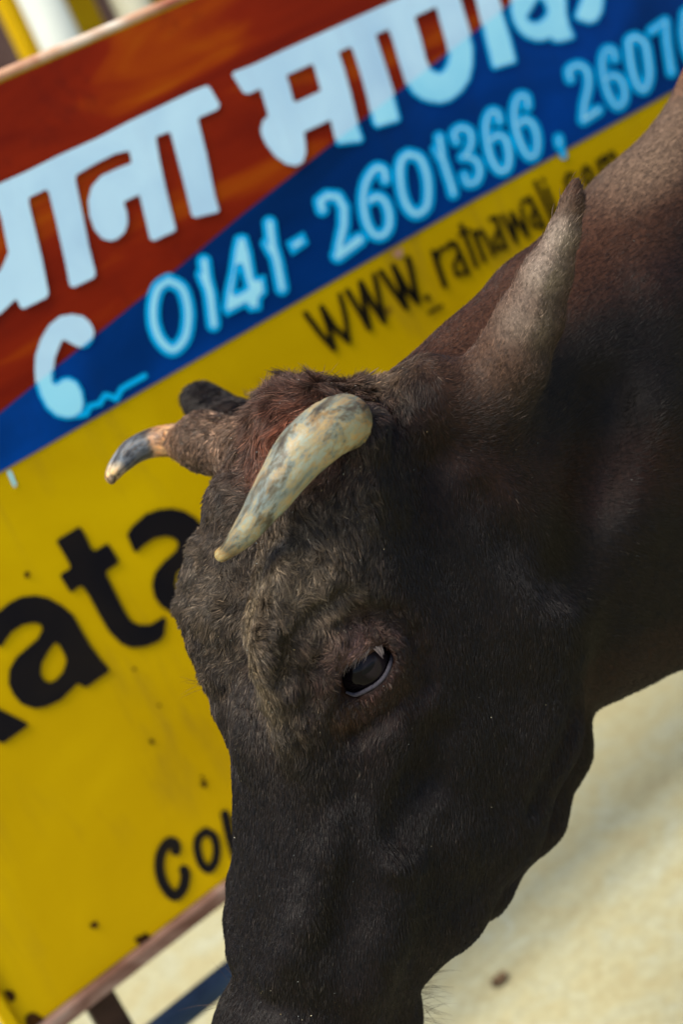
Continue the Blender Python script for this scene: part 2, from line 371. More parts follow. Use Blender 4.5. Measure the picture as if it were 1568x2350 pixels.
digits = [
 (Z4, [], [], [(catmull(ring([(1225, 55), (1320, 110), (1362, 230), (1368, 350), (1340, 480), (1255, 560), (1165, 490), (1118, 370), (1115, 230), (1150, 110)]), 4).tolist(), 108)]),
 (Z5, [], [], [([(285, 515), (300, 640), (330, 760), (355, 975)], 108), ([(262, 610), (295, 690)], 84)]),
 (Z5, [[(510, 330), (560, 312), (605, 325), (640, 450), (668, 625), (732, 612), (750, 745), (710, 790), (705, 870), (620, 885), (590, 845), (450, 917), (415, 860), (430, 740), (465, 580), (488, 420)]], [[(545, 560), (518, 735), (582, 700)]], []),
 (Z5, [], [], [([(765, 235), (785, 400), (820, 520), (855, 710)], 106), ([(740, 380), (775, 450)], 80)]),
 (Z5, [[(885, 375), (1015, 297), (1052, 385), (930, 470)]], [], []),
 (Z5, [], [], [([(1150, 135), (1135, 75), (1185, 35), (1262, 42), (1308, 120), (1308, 250), (1275, 400), (1268, 470)], 104), ([(1265, 470), (1320, 430), (1420, 355)], 118)]),
 (ZQ, [], [], [(catmull([(248, 795), (240, 752), (205, 745), (165, 800), (150, 880), (162, 970), (192, 1030), (232, 1040), (262, 1005), (265, 945), (245, 890), (212, 870), (178, 885)], 4).tolist(), 58)]),
 (ZQ, [], [], [(catmull(ring([(350, 682), (400, 700), (430, 770), (438, 850), (428, 915), (385, 945), (347, 915), (322, 850), (312, 760), (322, 705)]), 4).tolist(), 60)]),
 (ZQ, [], [], [([(487, 608), (500, 700), (540, 820), (548, 855)], 56), ([(470, 660), (490, 700)], 46)]),
 (ZQ, [], [], [(catmull([(562, 625), (552, 590), (582, 566), (620, 582), (628, 630), (612, 675), (590, 695)], 4).tolist(), 52), (catmull([(600, 690), (648, 710), (665, 755), (650, 800), (612, 810), (598, 775)], 4).tolist(), 52)]),
 (ZQ, [], [], [(catmull([(752, 535), (742, 500), (712, 498), (692, 550), (697, 620), (715, 700), (750, 752), (785, 745), (795, 690), (780, 620), (745, 598), (712, 620)], 4).tolist(), 52)]),
 (ZQ, [], [], [(catmull([(877, 470), (870, 430), (838, 428), (818, 480), (822, 560), (848, 640), (880, 690), (912, 680), (920, 620), (905, 560), (870, 530), (835, 550)], 4).tolist(), 52)]),
 (ZQ, [], [], [([(1014, 612), (1018, 640)], 48), ([(1022, 640), (1036, 688)], 26)]),
 (ZQ, [], [], [(catmull([(1065, 350), (1060, 310), (1100, 290), (1138, 315), (1145, 380), (1128, 460), (1122, 525)], 4).tolist(), 52), ([(1124, 530), (1188, 488)], 56)]),
 (ZQ, [], [], [(catmull([(1262, 260), (1252, 225), (1222, 225), (1207, 270), (1212, 340), (1235, 420), (1270, 470), (1300, 450), (1305, 400), (1285, 350), (1250, 335), (1222, 352)], 4).tolist(), 50)]),
 (ZQ, [], [], [(catmull(ring([(1352, 165), (1392, 190), (1408, 260), (1414, 340), (1394, 395), (1362, 378), (1338, 310), (1326, 230), (1325, 180)]), 4).tolist(), 52)]),
 (ZQ, [], [], [([(1424, 138), (1484, 95)], 48), ([(1486, 98), (1492, 190), (1512, 320)], 48)]),
 (ZQ, [], [], [(catmull(ring([(1572, 60), (1612, 40), (1640, 120), (1650, 220), (1620, 280), (1585, 240), (1565, 150)]), 4).tolist(), 50)]),
]
for tf, po, ho, stx in digits:
    glyph('digit', po, ho, stx, mat='halo', y=.0026, tf=tf, grow=1, step=.0016)
    glyph('digit_core', po, ho, stx, mat='core', y=.0034, tf=tf, grow=-17, step=.0016)
T_ = [(400, 355), (575, 250), (600, 280), (665, 420), (690, 430), (775, 375), (790, 380), (865, 505), (860, 520), (775, 575), (770, 600), (830, 720), (900, 860), (950, 940), (1010, 970), (1090, 970), (1160, 930), (1195, 905), (1212, 930), (1195, 1050), (1160, 1090), (1060, 1130), (960, 1140), (880, 1110), (790, 1020), (720, 900), (650, 770), (600, 690), (570, 690), (520, 735), (500, 725), (430, 610), (435, 600), (505, 560), (510, 545), (470, 470), (410, 370)]
A1 = [(-100, 930), (0, 860), (60, 810), (150, 765), (260, 755), (350, 775), (450, 830), (530, 900), (590, 1010), (660, 1130), (730, 1220), (800, 1300), (780, 1320), (640, 1420), (615, 1430), (565, 1395), (540, 1420), (440, 1520), (330, 1570), (250, 1582), (150, 1550), (90, 1480), (55, 1400), (60, 1300), (110, 1210), (190, 1140), (270, 1070), (305, 1000), (290, 965), (240, 955), (160, 970), (80, 1020), (30, 1090), (0, 1140), (-60, 1080), (-110, 1000)]
A1h = [(400, 1095), (350, 1160), (300, 1250), (290, 1320), (310, 1370), (350, 1395), (400, 1375), (450, 1320), (480, 1240), (470, 1200), (430, 1120)]
A2 = [(920, 310), (960, 250), (1060, 160), (1160, 125), (1250, 118), (1340, 135), (1430, 190), (1520, 300), (1620, 480), (1720, 680), (1800, 740), (1640, 860), (1560, 800), (1480, 880), (1380, 920), (1290, 910), (1235, 875), (1170, 835), (1125, 770), (1105, 680), (1125, 590), (1190, 510), (1280, 430), (1300, 380), (1275, 340), (1210, 322), (1120, 340), (1045, 390), (990, 445), (970, 430)]
A2h = [(1360, 540), (1290, 590), (1275, 680), (1320, 760), (1380, 740), (1420, 650)]
K_ = [(-500, 1300), (-200, 1480), (0, 1590), (200, 1690), (195, 1710), (20, 1835), (0, 1832), (-200, 1720), (-500, 1560)]
for po, ho in ((T_, []), (A1, [A1h]), (A2, [A2h]), (K_, [])): glyph('black_letter', [po], ho, mat='black', y=.0024, tf=Z8, step=.003)
for po in ([(catmull([(772, 435), (768, 402), (738, 400), (706, 450), (700, 520), (722, 590), (765, 635), (802, 605), (815, 545), (808, 520)], 4).tolist(), 46)], [(catmull(ring([(905, 350), (872, 380), (867, 430), (885, 490), (915, 518), (943, 490), (953, 430), (940, 372)]), 4).tolist(), 38)], [([(990, 275), (1005, 350), (1035, 460)], 42)],
           [([(1090, 330), (1110, 400)], 42), ([(1040, 300), (1080, 290), (1100, 340)], 34)]):
    glyph('black_letter', strokes=po, mat='black', y=.0024, tf=ZS, step=.002)
ww = [(Z6, [([(95, 697), (200, 840), (302, 952)], 34), ([(302, 952), (270, 820), (212, 650)], 30), ([(212, 650), (300, 790), (408, 895)], 34), ([(408, 895), (385, 720), (345, 560)], 28)]),
      (Z6, [([(400, 530), (490, 680), (560, 803)], 34), ([(560, 803), (530, 660), (497, 470)], 32), ([(497, 470), (580, 620), (668, 750)], 36), ([(668, 750), (625, 550), (597, 415)], 30)]),
      (Z6, [([(645, 390), (740, 530), (830, 652)], 34), ([(830, 652), (790, 500), (738, 350)], 30), ([(738, 350), (820, 500), (915, 608)], 36), ([(915, 608), (880, 450), (845, 292)], 34)]),
      (Z6, [([(983, 575), (988, 585)], 34)]),
      (Z6, [([(1030, 245), (1070, 370), (1112, 490)], 32), ([(1055, 300), (1080, 230), (1150, 200)], 24)]),
      (Z6, [([(1150, 180), (1190, 180), (1225, 260), (1285, 400)], 26), ([(1215, 265), (1180, 340), (1200, 415), (1250, 400)], 22)]),
      (Z6, [([(1232, 50), (1262, 130), (1345, 350)], 26), ([(1220, 120), (1290, 80)], 18)]),
      (Z6, [([(1325, 100), (1405, 310)], 26), ([(1340, 130), (1375, 85), (1410, 130), (1470, 270)], 22)]),
      (Z7, [([(150, 1205), (190, 1190), (220, 1290), (265, 1415)], 24), ([(205, 1290), (180, 1350), (200, 1430), (240, 1410)], 20)]),
      (Z7, [([(240, 1180), (340, 1370)], 26), ([(340, 1370), (305, 1160)], 22), ([(305, 1160), (425, 1330)], 26), ([(425, 1330), (375, 1120)], 22)]),
      (Z7, [([(385, 1080), (440, 1050), (480, 1130), (545, 1270)], 26), ([(475, 1130), (450, 1190), (470, 1260), (520, 1250)], 20)]),
      (Z7, [([(480, 935), (610, 1230)], 24)]), (Z7, [([(560, 980), (650, 1200)], 24), ([(535, 915), (540, 925)], 22)]),
      (Z7, [([(690, 1010), (694, 1016)], 22)]),
      (Z7, [([(760, 880), (720, 875), (700, 930), (730, 1000), (770, 990)], 24)]),
      (Z7, [(ring([(850, 820), (825, 860), (850, 950), (890, 960), (900, 900), (880, 840)]), 22)]),
      (Z7, [([(935, 780), (985, 920)], 22), ([(945, 800), (980, 745), (1005, 790), (1030, 870)], 20), ([(1000, 770), (1040, 715), (1070, 760), (1090, 830)], 20)]),
      (Z6, [([(1000, 690), (1090, 640)], 18)]), (Z6, [([(185, 1180), (235, 1192)], 16)])]
for tf, stx in ww: glyph('web_letter', strokes=stx, grow=2.5, mat='letter_thin', y=.0024, tf=tf, step=.0016)
# rust marks and drips
def blob(cx, cy, r, seed):
    rr = random.Random(seed); return [(cx + r * (1 + .35 * rr.uniform(-1, 1)) * math.cos(a), cy + r * (1 + .35 * rr.uniform(-1, 1)) * math.sin(a)) for a in np.linspace(0, 2 * math.pi, 11)[:-1]]
for q, (cx, cy, r) in enumerate([(342, 3384, 14), (744, 2868, 13), (738, 2842, 7), (523, 3440, 26), (545, 3462, 30), (30, 3640, 22), (120, 3738, 34), (95, 2103, 13), (490, 2447, 8), (580, 2580, 7), (552, 2712, 10)]):
    glyph('rust_spot', [blob(cx, cy, r, q)], mat='rust_dark', y=.0018, tf=lambda p: p, step=.002)
glyph('paint_drip', [[(22, 1722), (36, 1722), (58, 1776), (48, 1782)]], mat='core', y=.0018, tf=lambda p: p, step=.0016)
glyph('paint_drip', [[(1430, 925), (1470, 905), (1468, 940), (1455, 945)]], mat='rim', y=.0018, tf=lambda p: p, step=.0016)

# ------------------------------------------------------------------ things behind the board
PY = 3.0
def post_at(px, py, y): return on_y(px, py, y)[0]
def post(name, x, y, r, h, mat, label, cat, square=False):
    root = empty(name, (x, y, 0)); tag(root, label, cat, 'painted posts behind the board')
    if square: part('shaft', box(x - r, x + r, y - r, y + r, .012, h, .006), M[mat], root)
    else: part('shaft', tube([(x, y, .012), (x, y, h)], r, 24), M[mat], root, True)
    part('base_plate', box(x - r - .03, x + r + .03, y - r - .03, y + r + .03, 0, .012, .003), M['dark_leg'], root)
    part('cap', box(x - r - .008, x + r + .008, y - r - .008, y + r + .008, h + .0005, h + .02, .004), M[mat], root)
post('yellow_post', post_at(38, 20, PY + .12), PY + .12, .033, 2.3, 'post_yellow', 'yellow square post left of the white round post', 'post', True)
post('white_post', post_at(102, 20, PY), PY, .046, 2.3, 'post_white', 'thick white round post between two yellow posts', 'post')
post('yellow_post', post_at(168, 10, PY + .10), PY + .10, .036, 2.3, 'post_yellow', 'yellow square post between the white and cream posts', 'post', True)
post('cream_post', post_at(300, 5, PY), PY, .042, 2.3, 'post_cream', 'cream round post nearest the sign lettering', 'post')
post('yellow_post', post_at(378, 0, PY + .10), PY + .10, .03, 2.3, 'post_yellow', 'rightmost yellow post behind the top of the board', 'post', True)
k = NT('brown_wall_plaster'); b = k.bsdf(Roughness=.9)
c = k.ramp(k.noise(k.pos((1, 1, .4)), 2.2, 5, .6), [(.3, (.045, .02, .014)), (.6, (.09, .045, .035)), (.8, (.15, .09, .075))])
k.l(c, b.inputs['Base Color']); k.bump(k.noise(k.pos(), 30, 5), b, .4, .01)
wl = mesh_obj('brown_wall', *box(-3.5, 9, 5.2, 5.45, 0, 3.4), k.m, smooth=False)
tag(wl, 'dark brown plastered wall far behind the posts', 'wall')

# leaf / pebble on the ground
p0 = CAM + ray(1150, 2255) * (-CAM[2] / ray(1150, 2255)[2])
vs, fs = [], []
for i in range(9):
    for j in range(5):
        u, v2 = i / 8 * 2 - 1, j / 4 * 2 - 1
        wd = .010 * (1 - u * u) ** .6 + .0006
        vs.append((p0[0] + .015 * u, p0[1] + wd * v2, .003 + .004 * (v2 * v2) + .003 * abs(u)))
for i in range(8):
    for j in range(4): fs.append((i * 5 + j, (i + 1) * 5 + j, (i + 1) * 5 + j + 1, i * 5 + j + 1))
n0 = len(vs); vs += [(x, y, z - .0022) for x, y, z in vs]; fs += [tuple(n0 + i for i in f[::-1]) for f in fs]
k = NT('dry_leaf'); b = k.bsdf(Roughness=.8); k.l(k.ramp(k.noise(k.pos(), 200), [(.3, (.06, .03, .01)), (.7, (.14, .08, .03))]), b.inputs['Base Color'])
tag(mesh_obj('dry_leaf', vs, fs, k.m), 'small brown dry leaf lying on the pale ground', 'leaf')

# ------------------------------------------------------------------ the cow
YC = .98                                     # its plane of symmetry, parallel to the board
PO = np.array([.48, YC, 1.122])              # poll
DW = nrm((-.515, 0, -.857)); FW = nrm((-.857, 0, .515))
def H(s, t, y): return PO + DW * s + FW * t + np.array([0, y, 0])
def head_coords(P):
    d = P - PO; return d @ DW, d @ FW, d[..., 1]

def axis(fine0, fine1, lo, hi, h, hmax):
    a = list(np.arange(fine0, fine1, h)); st = h
    while a[-1] < hi: st = min(st * 1.15, hmax); a.append(a[-1] + st)
    st = h; b_ = [a[0]]
    while b_[-1] > lo: st = min(st * 1.15, hmax); b_.append(b_[-1] - st)
    return np.array(b_[::-1][:-1] + a)
HH = .0034
AX = axis(.14, .80, .0, 2.75, HH, .028)
AY = axis(.80, 1.12, .45, 1.52, HH, .024)
AZ = axis(.54, 1.20, -.06, 1.42, HH, .028)
FLD = np.full((len(AX), len(AY), len(AZ)), .12, np.float32)
def _box(lo, hi, pad):
    sl = []
    for a, l, h in ((AX, lo[0], hi[0]), (AY, lo[1], hi[1]), (AZ, lo[2], hi[2])):
        i = max(np.searchsorted(a, l - pad) - 1, 0); j = min(np.searchsorted(a, h + pad) + 1, len(a)); sl.append(slice(i, j))
    return tuple(sl), AX[sl[0]][:, None, None].astype(np.float32), AY[sl[1]][None, :, None].astype(np.float32), AZ[sl[2]][None, None, :].astype(np.float32)
def _join(sl, d, k, sub=False):
    a = FLD[sl]
    if sub:
        d = -d; h = np.clip(.5 - .5 * (a - d) / k, 0, 1) if False else np.maximum(k - np.abs(a - d), 0) / k
        FLD[sl] = np.maximum(a, d) + h * h * k * .25
    else:
        h = np.maximum(k - np.abs(a - d), 0) / k
        FLD[sl] = np.minimum(a, d) - h * h * k * .25
def cone(a, ra, b_, rb, k=.02, q=1.0, sub=False):
    """tapered capsule; q squashes it across the body"""
    a, b_ = np.array(a, float), np.array(b_, float); r = max(ra, rb)
    sl, x, y, z = _box(np.minimum(a, b_) - r, np.maximum(a, b_) + r, k + .012)
    e = b_ - a; e2 = e.copy(); e2[1] /= q; L = e2 @ e2
    px, py, pz = x - a[0], (y - a[1]) / q, z - a[2]
    t = np.clip((px * e2[0] + py * e2[1] + pz * e2[2]) / L, 0, 1)
    d = np.sqrt((px - t * e2[0]) ** 2 + (py - t * e2[1]) ** 2 + (pz - t * e2[2]) ** 2) - (ra + t * (rb - ra))
    if q < 1: d = d * (.5 + .5 * q)
    _join(sl, d, k, sub)
def chain(pts, k=.02, q=1.0, sub=False):
    for (a, ra), (b_, rb) in zip(pts[:-1], pts[1:]): cone(a, ra, b_, rb, k, q, sub)
def both(pts, k=.02):
    chain([(H(s, t, y), r) for s, t, y, r in pts], k); chain([(H(s, t, -y), r) for s, t, y, r in pts], k)
def ell(c, ax, k=.02, sub=False):
    """ellipsoid, ax = three (direction, radius)"""
    c = np.array(c, float); R0 = max(r for _, r in ax)
    sl, x, y, z = _box(c - R0, c + R0, k + .012)
    q = 0; q2 = 0
    for dvec, r in ax:
        u = (x - c[0]) * dvec[0] + (y - c[1]) * dvec[1] + (z - c[2]) * dvec[2]
        q = q + (u / r) ** 2; q2 = q2 + (u / r ** 2) ** 2
    k0 = np.sqrt(q); d = k0 * (k0 - 1) / np.maximum(np.sqrt(q2), 1e-5)
    _join(sl, d.astype(np.float32), k, sub)
YV = np.array([0, 1., 0])
# trunk, neck and legs
chain([((1.34, YC, .84), .29), ((1.60, YC, .83), .32), ((2.05, YC, .86), .31), ((2.28, YC, .90), .25)], .08, .82)
cone((1.12, YC, .99), .15, (1.28, YC, 1.09), .12, .10, .6)
cone((1.00, YC, 1.10), .050, (1.12, YC, 1.13), .09, .08, .7)
chain([((.515, YC, .970), .074), ((.585, YC, .925), .140), ((.68, YC, .898), .187), ((.79, YC, .889), .204), ((.93, YC, .893), .229), ((1.08, YC, .870), .275), ((1.34, YC, .84), .30)], .03, .52)
cone((.80, YC, .745), .05, (1.05, YC, .62), .05, .05, .5)
for sy in (-1, 1):
    chain([((1.10, YC + sy * .15, .66), .11), ((1.07, YC + sy * .15, .42), .058), ((1.07, YC + sy * .15, .36), .054), ((1.06, YC + sy * .15, .12), .034), ((1.04, YC + sy * .15, .045), .046)], .04)
    chain([((2.20, YC + sy * .15, .74), .15), ((2.16, YC + sy * .16, .58), .10), ((2.30, YC + sy * .15, .42), .055), ((2.26, YC + sy * .15, .14), .036), ((2.22, YC + sy * .15, .045), .048)], .04)
chain([((2.46, YC, 1.02), .04), ((2.56, YC, .85), .024), ((2.57, YC, .5), .016), ((2.57, YC, .36), .035)], .03)
# skull
both([(.055, -.070, .022, .052), (.16, -.062, .026, .060)], .02)
ell(H(.046, -.030, .008), ((DW, .046), (FW, .032), (YV, .050)), .02)
cone(H(.040, -.034, 0), .028, H(.08, -.026, 0), .032, .02)
both([(.056, -.050, .050, .028), (.075, -.042, .070, .025)], .02)
both([(.070, -.030, .040, .034), (.105, -.014, .045, .034), (.140, -.012, .050, .034)], .02)
both([(.105, -.050, .046, .042), (.150, -.018, .054, .040), (.190, -.006, .055, .038), (.225, -.013, .053, .028), (.262, -.022, .044, .021), (.30, -.032, .036, .020)], .014)
both([(.15, -.058, .060, .030), (.205, -.075, .060, .030), (.25, -.085, .052, .030)], .018)
chain([(H(.20, -.040, 0), .045), (H(.28, -.032, 0), .042), (H(.46, -.050, 0), .042), (H(.54, -.052, 0), .044)], .02)
both([(.24, -.036, .020, .036), (.46, -.045, .024, .038)], .014)
both([(.25, -.095, .040, .044), (.36, -.090, .034, .042), (.47, -.085, .028, .042)], .02)
for sy in (-1, 1): ell(H(.205, -.150, sy * .038), ((DW, .130), (FW, .105), (YV, .048)), .03)
both([(.08, -.165, .040, .060), (.18, -.215, .044, .062), (.28, -.232, .040, .050), (.36, -.214, .030, .044), (.43, -.172, .022, .036), (.48, -.132, .014, .030)], .024)
chain([(H(.14, -.26, 0), .06), (H(.23, -.288, 0), .038), (H(.31, -.302, 0), .034), (H(.37, -.284, 0), .028), (H(.43, -.232, 0), .022), (H(.475, -.168, 0), .016)], .022)
both([(.28, -.165, .046, .036), (.36, -.155, .040, .034), (.43, -.125, .032, .032)], .03)
both([(.25, -.115, .068, .013), (.33, -.125, .056, .011), (.40, -.118, .044, .008)], .018)   # facial crest
both([(.30, -.055, .040, .010), (.38, -.070, .040, .009), (.45, -.075, .042, .010)], .014)
ell(H(.545, -.065, 0), ((DW, .062), (FW, .072), (YV, .060)), .04)
both([(.530, -.026, .030, .027), (.56, -.05, .042, .026)], .03)
cone(H(.530, -.140, 0), .032, H(.575, -.13, 0), .034, .022)
# hollows: the groove down the forehead, the temple, the inner side of the brow
chain([(H(.105, .016, -.002), .009), (H(.150, .022, -.002), .013), (H(.200, .020, -.003), .013), (H(.232, .017, -.004), .006)], .014, sub=True)
for sy in (-1, 1):
    chain([(H(.10, -.080, sy * .128), .020), (H(.16, -.090, sy * .132), .018)], .03, sub=True)
    chain([(H(.195, .012, sy * .122), .012), (H(.235, -.004, sy * .108), .016), (H(.28, -.030, sy * .092), .014), (H(.32, -.052, sy * .082), .008)], .026, sub=True)
# near ear: laid back along the neck, the rear edge folded over
EAR = [((1115, 925, 1.128), .034), ((1172, 840, 1.120), .0305), ((1218, 735, 1.108), .0265), ((1258, 630, 1.095), .0205), ((1293, 540, 1.085), .0125), ((1314, 470, 1.078), .0072), ((1323, 418, 1.074), .0034)]
EARP = [(at_depth(*p), r) for p, r in EAR]
chain([(H(.01, -.115, -.055), .036), EARP[0]], .03)
chain(EARP, .012)
chain([(at_depth(1290, 800, 1.086), .016), (at_depth(1318, 690, 1.074), .016), (at_depth(1342, 590, 1.064), .013), (at_depth(1352, 510, 1.062), .007)], .012, sub=True)
# far ear
chain([(H(.03, -.110, .050), .030), (at_depth(540, 985, 1.33), .024), (at_depth(484, 938, 1.38), .019), (at_depth(452, 912, 1.40), .0165)], .02)
# horn sockets
chain([(H(.045, -.045, -.060), .028), (H(.040, -.035, -.086), .019)], .02)
FH = [at_depth(470, 1015, 1.235), at_depth(432, 1012, 1.262), at_depth(398, 1010, 1.285)]
chain([(H(.060, -.038, .060), .032), (FH[0], .0215), (FH[1], .0140), (FH[2], .0080)], .022)

def surface_hit(px, py, z0=.85, z1=1.9):
    zs = np.arange(z0, z1, .0015); P = CAM + ray(px, py) * zs[:, None]
    i = np.clip(np.searchsorted(AX, P[:, 0]) - 1, 0, len(AX) - 2); j = np.clip(np.searchsorted(AY, P[:, 1]) - 1, 0, len(AY) - 2); l = np.clip(np.searchsorted(AZ, P[:, 2]) - 1, 0, len(AZ) - 2)
    v = FLD[i, j, l]; w = np.where(v < 0)[0]
    return (zs[w[0]], P[w[0]]) if len(w) else None
# eye: carve the opening on the near side, mirror it to the far side
ze, Pe = surface_hit(838, 1532)
VN = nrm(CAM - Pe); EN = nrm(np.array([-.30, -.92, .10]))     # outward direction of the eye
EC = Pe - EN * .0135                                           # eyeball centre
ER = .0245
def mir(P): P = np.array(P, float).copy(); P[..., 1] = 2 * YC - P[..., 1]; return P
def on_eye(px, py, r):                                         # point of a ball about the eye centre seen at px, py
    d = ray(px, py); o = CAM - EC; A = d @ d; B = 2 * o @ d; C_ = o @ o - r * r; D_ = B * B - 4 * A * C_
    t = (-B - math.sqrt(max(D_, 0))) / (2 * A); return CAM + d * t
axL = nrm(on_eye(903, 1480, .026) - on_eye(790, 1592, .026)); axN = EN; axS = nrm(np.cross(axN, axL)); axL = np.cross(axS, axN)
for fl in (lambda v: v, lambda v: np.array(v) * (1, -1, 1)):
    c0 = EC + EN * .010
    cc = c0 if fl(np.ones(3))[1] > 0 else mir(c0)
    ell(cc, ((fl(axL), .0285), (fl(axS), .0245), (fl(axN), .016)), .006, sub=True)
lidU = [(768, 1519), (790, 1502), (816, 1486), (846, 1471), (874, 1461), (893, 1463)]
lidL = [(792, 1600), (815, 1601), (842, 1590), (868, 1574), (888, 1552), (901, 1525), (905, 1497), (897, 1476), (886, 1468)]
for mm in (lambda p: p, mir):
    chain([(mm(on_eye(px, py, .0262)), r) for (px, py), r in zip(lidU, (.0045, .0075, .0085, .0072, .0055, .004))], .006)
    chain([(mm(on_eye(px, py - 26, .0262)), .010) for (px, py) in lidU[:4]], .010)
    chain([(mm(on_eye(px + 4, py + 4, .0262)), .0042) for px, py in lidL], .006)
    chain([(mm(on_eye(771, 1521, .0258)), .0045), (mm(on_eye(768, 1560, .0255)), .005), (mm(on_eye(776, 1600, .0255)), .0052), (mm(on_eye(779, 1640, .026)), .006)], .008)
    chain([(mm(on_eye(790, 1612, .0252)), .0045), (mm(on_eye(782, 1650, .0262)), .004)], .004)

def ridge(pts, rad, proud, k=.012, sub=False, mirror=True):
    out = []
    for px, py in pts:
        h_ = surface_hit(px, py)
        if h_ is None: continue
        P = h_[1]; out.append((P + nrm(P - CAM) * ((rad - proud) if not sub else -(rad - proud)), rad))
    todo = [out] + ([[(mir(P), q) for P, q in out]] if mirror else [])
    for o in todo: chain(o, k, sub=sub)
ridge([(770, 1880), (748, 1950), (718, 2040), (700, 2110), (672, 2180), (640, 2240)], .013, .0070, .012)
ridge([(905, 1990), (885, 2080), (862, 2160), (840, 2230)], .018, .0055, .02)
ridge([(655, 1290), (636, 1370), (622, 1450), (618, 1530), (630, 1600), (652, 1680), (672, 1740)], .010, .0065, .010)
ridge([(800, 1360), (730, 1410), (675, 1480), (655, 1560)], .007, .0055, .010, True)
ridge([(712, 1620), (718, 1540), (750, 1460), (820, 1415), (905, 1410), (955, 1450)], .006, .0035, .012, True)
ridge([(955, 1470), (965, 1530), (940, 1600), (880, 1655), (820, 1690)], .005, .0026, .010, True)
ridge([(985, 1500), (985, 1570), (950, 1650)], .005, .0018, .010, True)
ridge([(930, 1760), (905, 1850), (890, 1940), (905, 1990)], .005, .0022, .008)
ridge([(1010, 1700), (985, 1800), (930, 1900)], .016, .004, .02, True)
ridge([(1330, 1640), (1300, 1740), (1240, 1850)], .010, .0025, .012, True)
ridge([(1130, 1150), (1200, 1250), (1290, 1330)], .018, .004, .02, True)
ridge([(1420, 900), (1400, 1100), (1360, 1300)], .022, .003, .03, True)
ridge([(1500, 700), (1490, 950), (1450, 1200)], .022, .002, .03)
def surface_nets():
    S0 = FLD < 0
    cx, cy, cz = np.where(np.logical_or.reduce([S0[i:S0.shape[0] - 1 + i, j:S0.shape[1] - 1 + j, l:S0.shape[2] - 1 + l] for i in (0, 1) for j in (0, 1) for l in (0, 1)])
                          & ~np.logical_and.reduce([S0[i:S0.shape[0] - 1 + i, j:S0.shape[1] - 1 + j, l:S0.shape[2] - 1 + l] for i in (0, 1) for j in (0, 1) for l in (0, 1)]))
    idx = np.full(tuple(n - 1 for n in FLD.shape), -1, np.int32); idx[cx, cy, cz] = np.arange(len(cx))
    acc = np.zeros((len(cx), 3)); cnt = np.zeros(len(cx))
    base = np.stack([cx, cy, cz], 1)
    def gp(o): return np.stack([AX[base[:, 0] + o[0]], AY[base[:, 1] + o[1]], AZ[base[:, 2] + o[2]]], 1)
    def gv(o): return FLD[base[:, 0] + o[0], base[:, 1] + o[1], base[:, 2] + o[2]]
    for ax in range(3):
        for u in (0, 1):
            for v in (0, 1):
                a = [0, 0, 0]; a[(ax + 1) % 3] = u; a[(ax + 2) % 3] = v; b_ = a[:]; b_[ax] = 1
                va, vb = gv(a), gv(b_); mk = (va < 0) != (vb < 0)
                t = np.where(mk, va / np.where(mk, va - vb, 1), 0)
                acc += np.where(mk[:, None], gp(a) + t[:, None] * (gp(b_) - gp(a)), 0); cnt += mk
    V = acc / cnt[:, None]; faces = []
    for ax in range(3):
        a1, a2 = (ax + 1) % 3, (ax + 2) % 3
        sa = [slice(None)] * 3; sb = [slice(None)] * 3; sa[ax] = slice(0, -1); sb[ax] = slice(1, None)
        A, B = S0[tuple(sa)], S0[tuple(sb)]; e = np.argwhere(A != B)
        e = e[(e[:, a1] > 0) & (e[:, a2] > 0) & (e[:, a1] < S0.shape[a1] - 1) & (e[:, a2] < S0.shape[a2] - 1)]
        fl = A[e[:, 0], e[:, 1], e[:, 2]]
        q = []
        for du, dv in ((-1, -1), (0, -1), (0, 0), (-1, 0)):
            o = e.copy(); o[:, a1] += du; o[:, a2] += dv; q.append(idx[o[:, 0], o[:, 1], o[:, 2]])
        q = np.stack(q, 1); q = np.where(fl[:, None], q, q[:, ::-1]); faces.append(q)
    return V, np.vstack(faces)
V, FQ = surface_nets()
# soften the stair steps, then add folds of skin
def relax(V, FQ, n, w=.5):
    e = np.vstack([FQ[:, [i, (i + 1) % 4]] for i in range(4)]); e = np.vstack([e, e[:, ::-1]])
    deg = np.bincount(e[:, 0], minlength=len(V)).astype(float)
    for _ in range(n):
        s_ = np.stack([np.bincount(e[:, 0], V[e[:, 1], i], minlength=len(V)) for i in range(3)], 1) / deg[:, None]
        V = V + w * (s_ - V)
    return V
V = relax(V, FQ, 2)
def vnormals(V, FQ):
    n = np.cross(V[FQ[:, 2]] - V[FQ[:, 0]], V[FQ[:, 3]] - V[FQ[:, 1]]); N = np.zeros_like(V)
    for i in range(4):
        for j in range(3): N[:, j] += np.bincount(FQ[:, i], n[:, j], minlength=len(V))
    return N / np.maximum(np.linalg.norm(N, axis=1, keepdims=True), 1e-12)
def waves(P, scale, seed, n=10):
    r = np.random.default_rng(seed); o = np.zeros(len(P))
    for i in range(n):
        o += np.sin(P @ (nrm(r.normal(size=3)) * scale * r.uniform(.6, 1.7)) + r.uniform(0, 6.28))
    return o / math.sqrt(n)
def sstep(x, a, b_): t = np.clip((x - a) / (b_ - a), 0, 1); return t * t * (3 - 2 * t)
VNm = vnormals(V, FQ)
s_, t_, y_ = head_coords(V)
isneck = sstep(V[:, 0], .60, .72)
V = V + VNm * (waves(V, 90, 3)[:, None] * .0009 + (isneck * waves(V * (1, 1, .5), 38, 5))[:, None] * .0022)
VNm = vnormals(V, FQ)

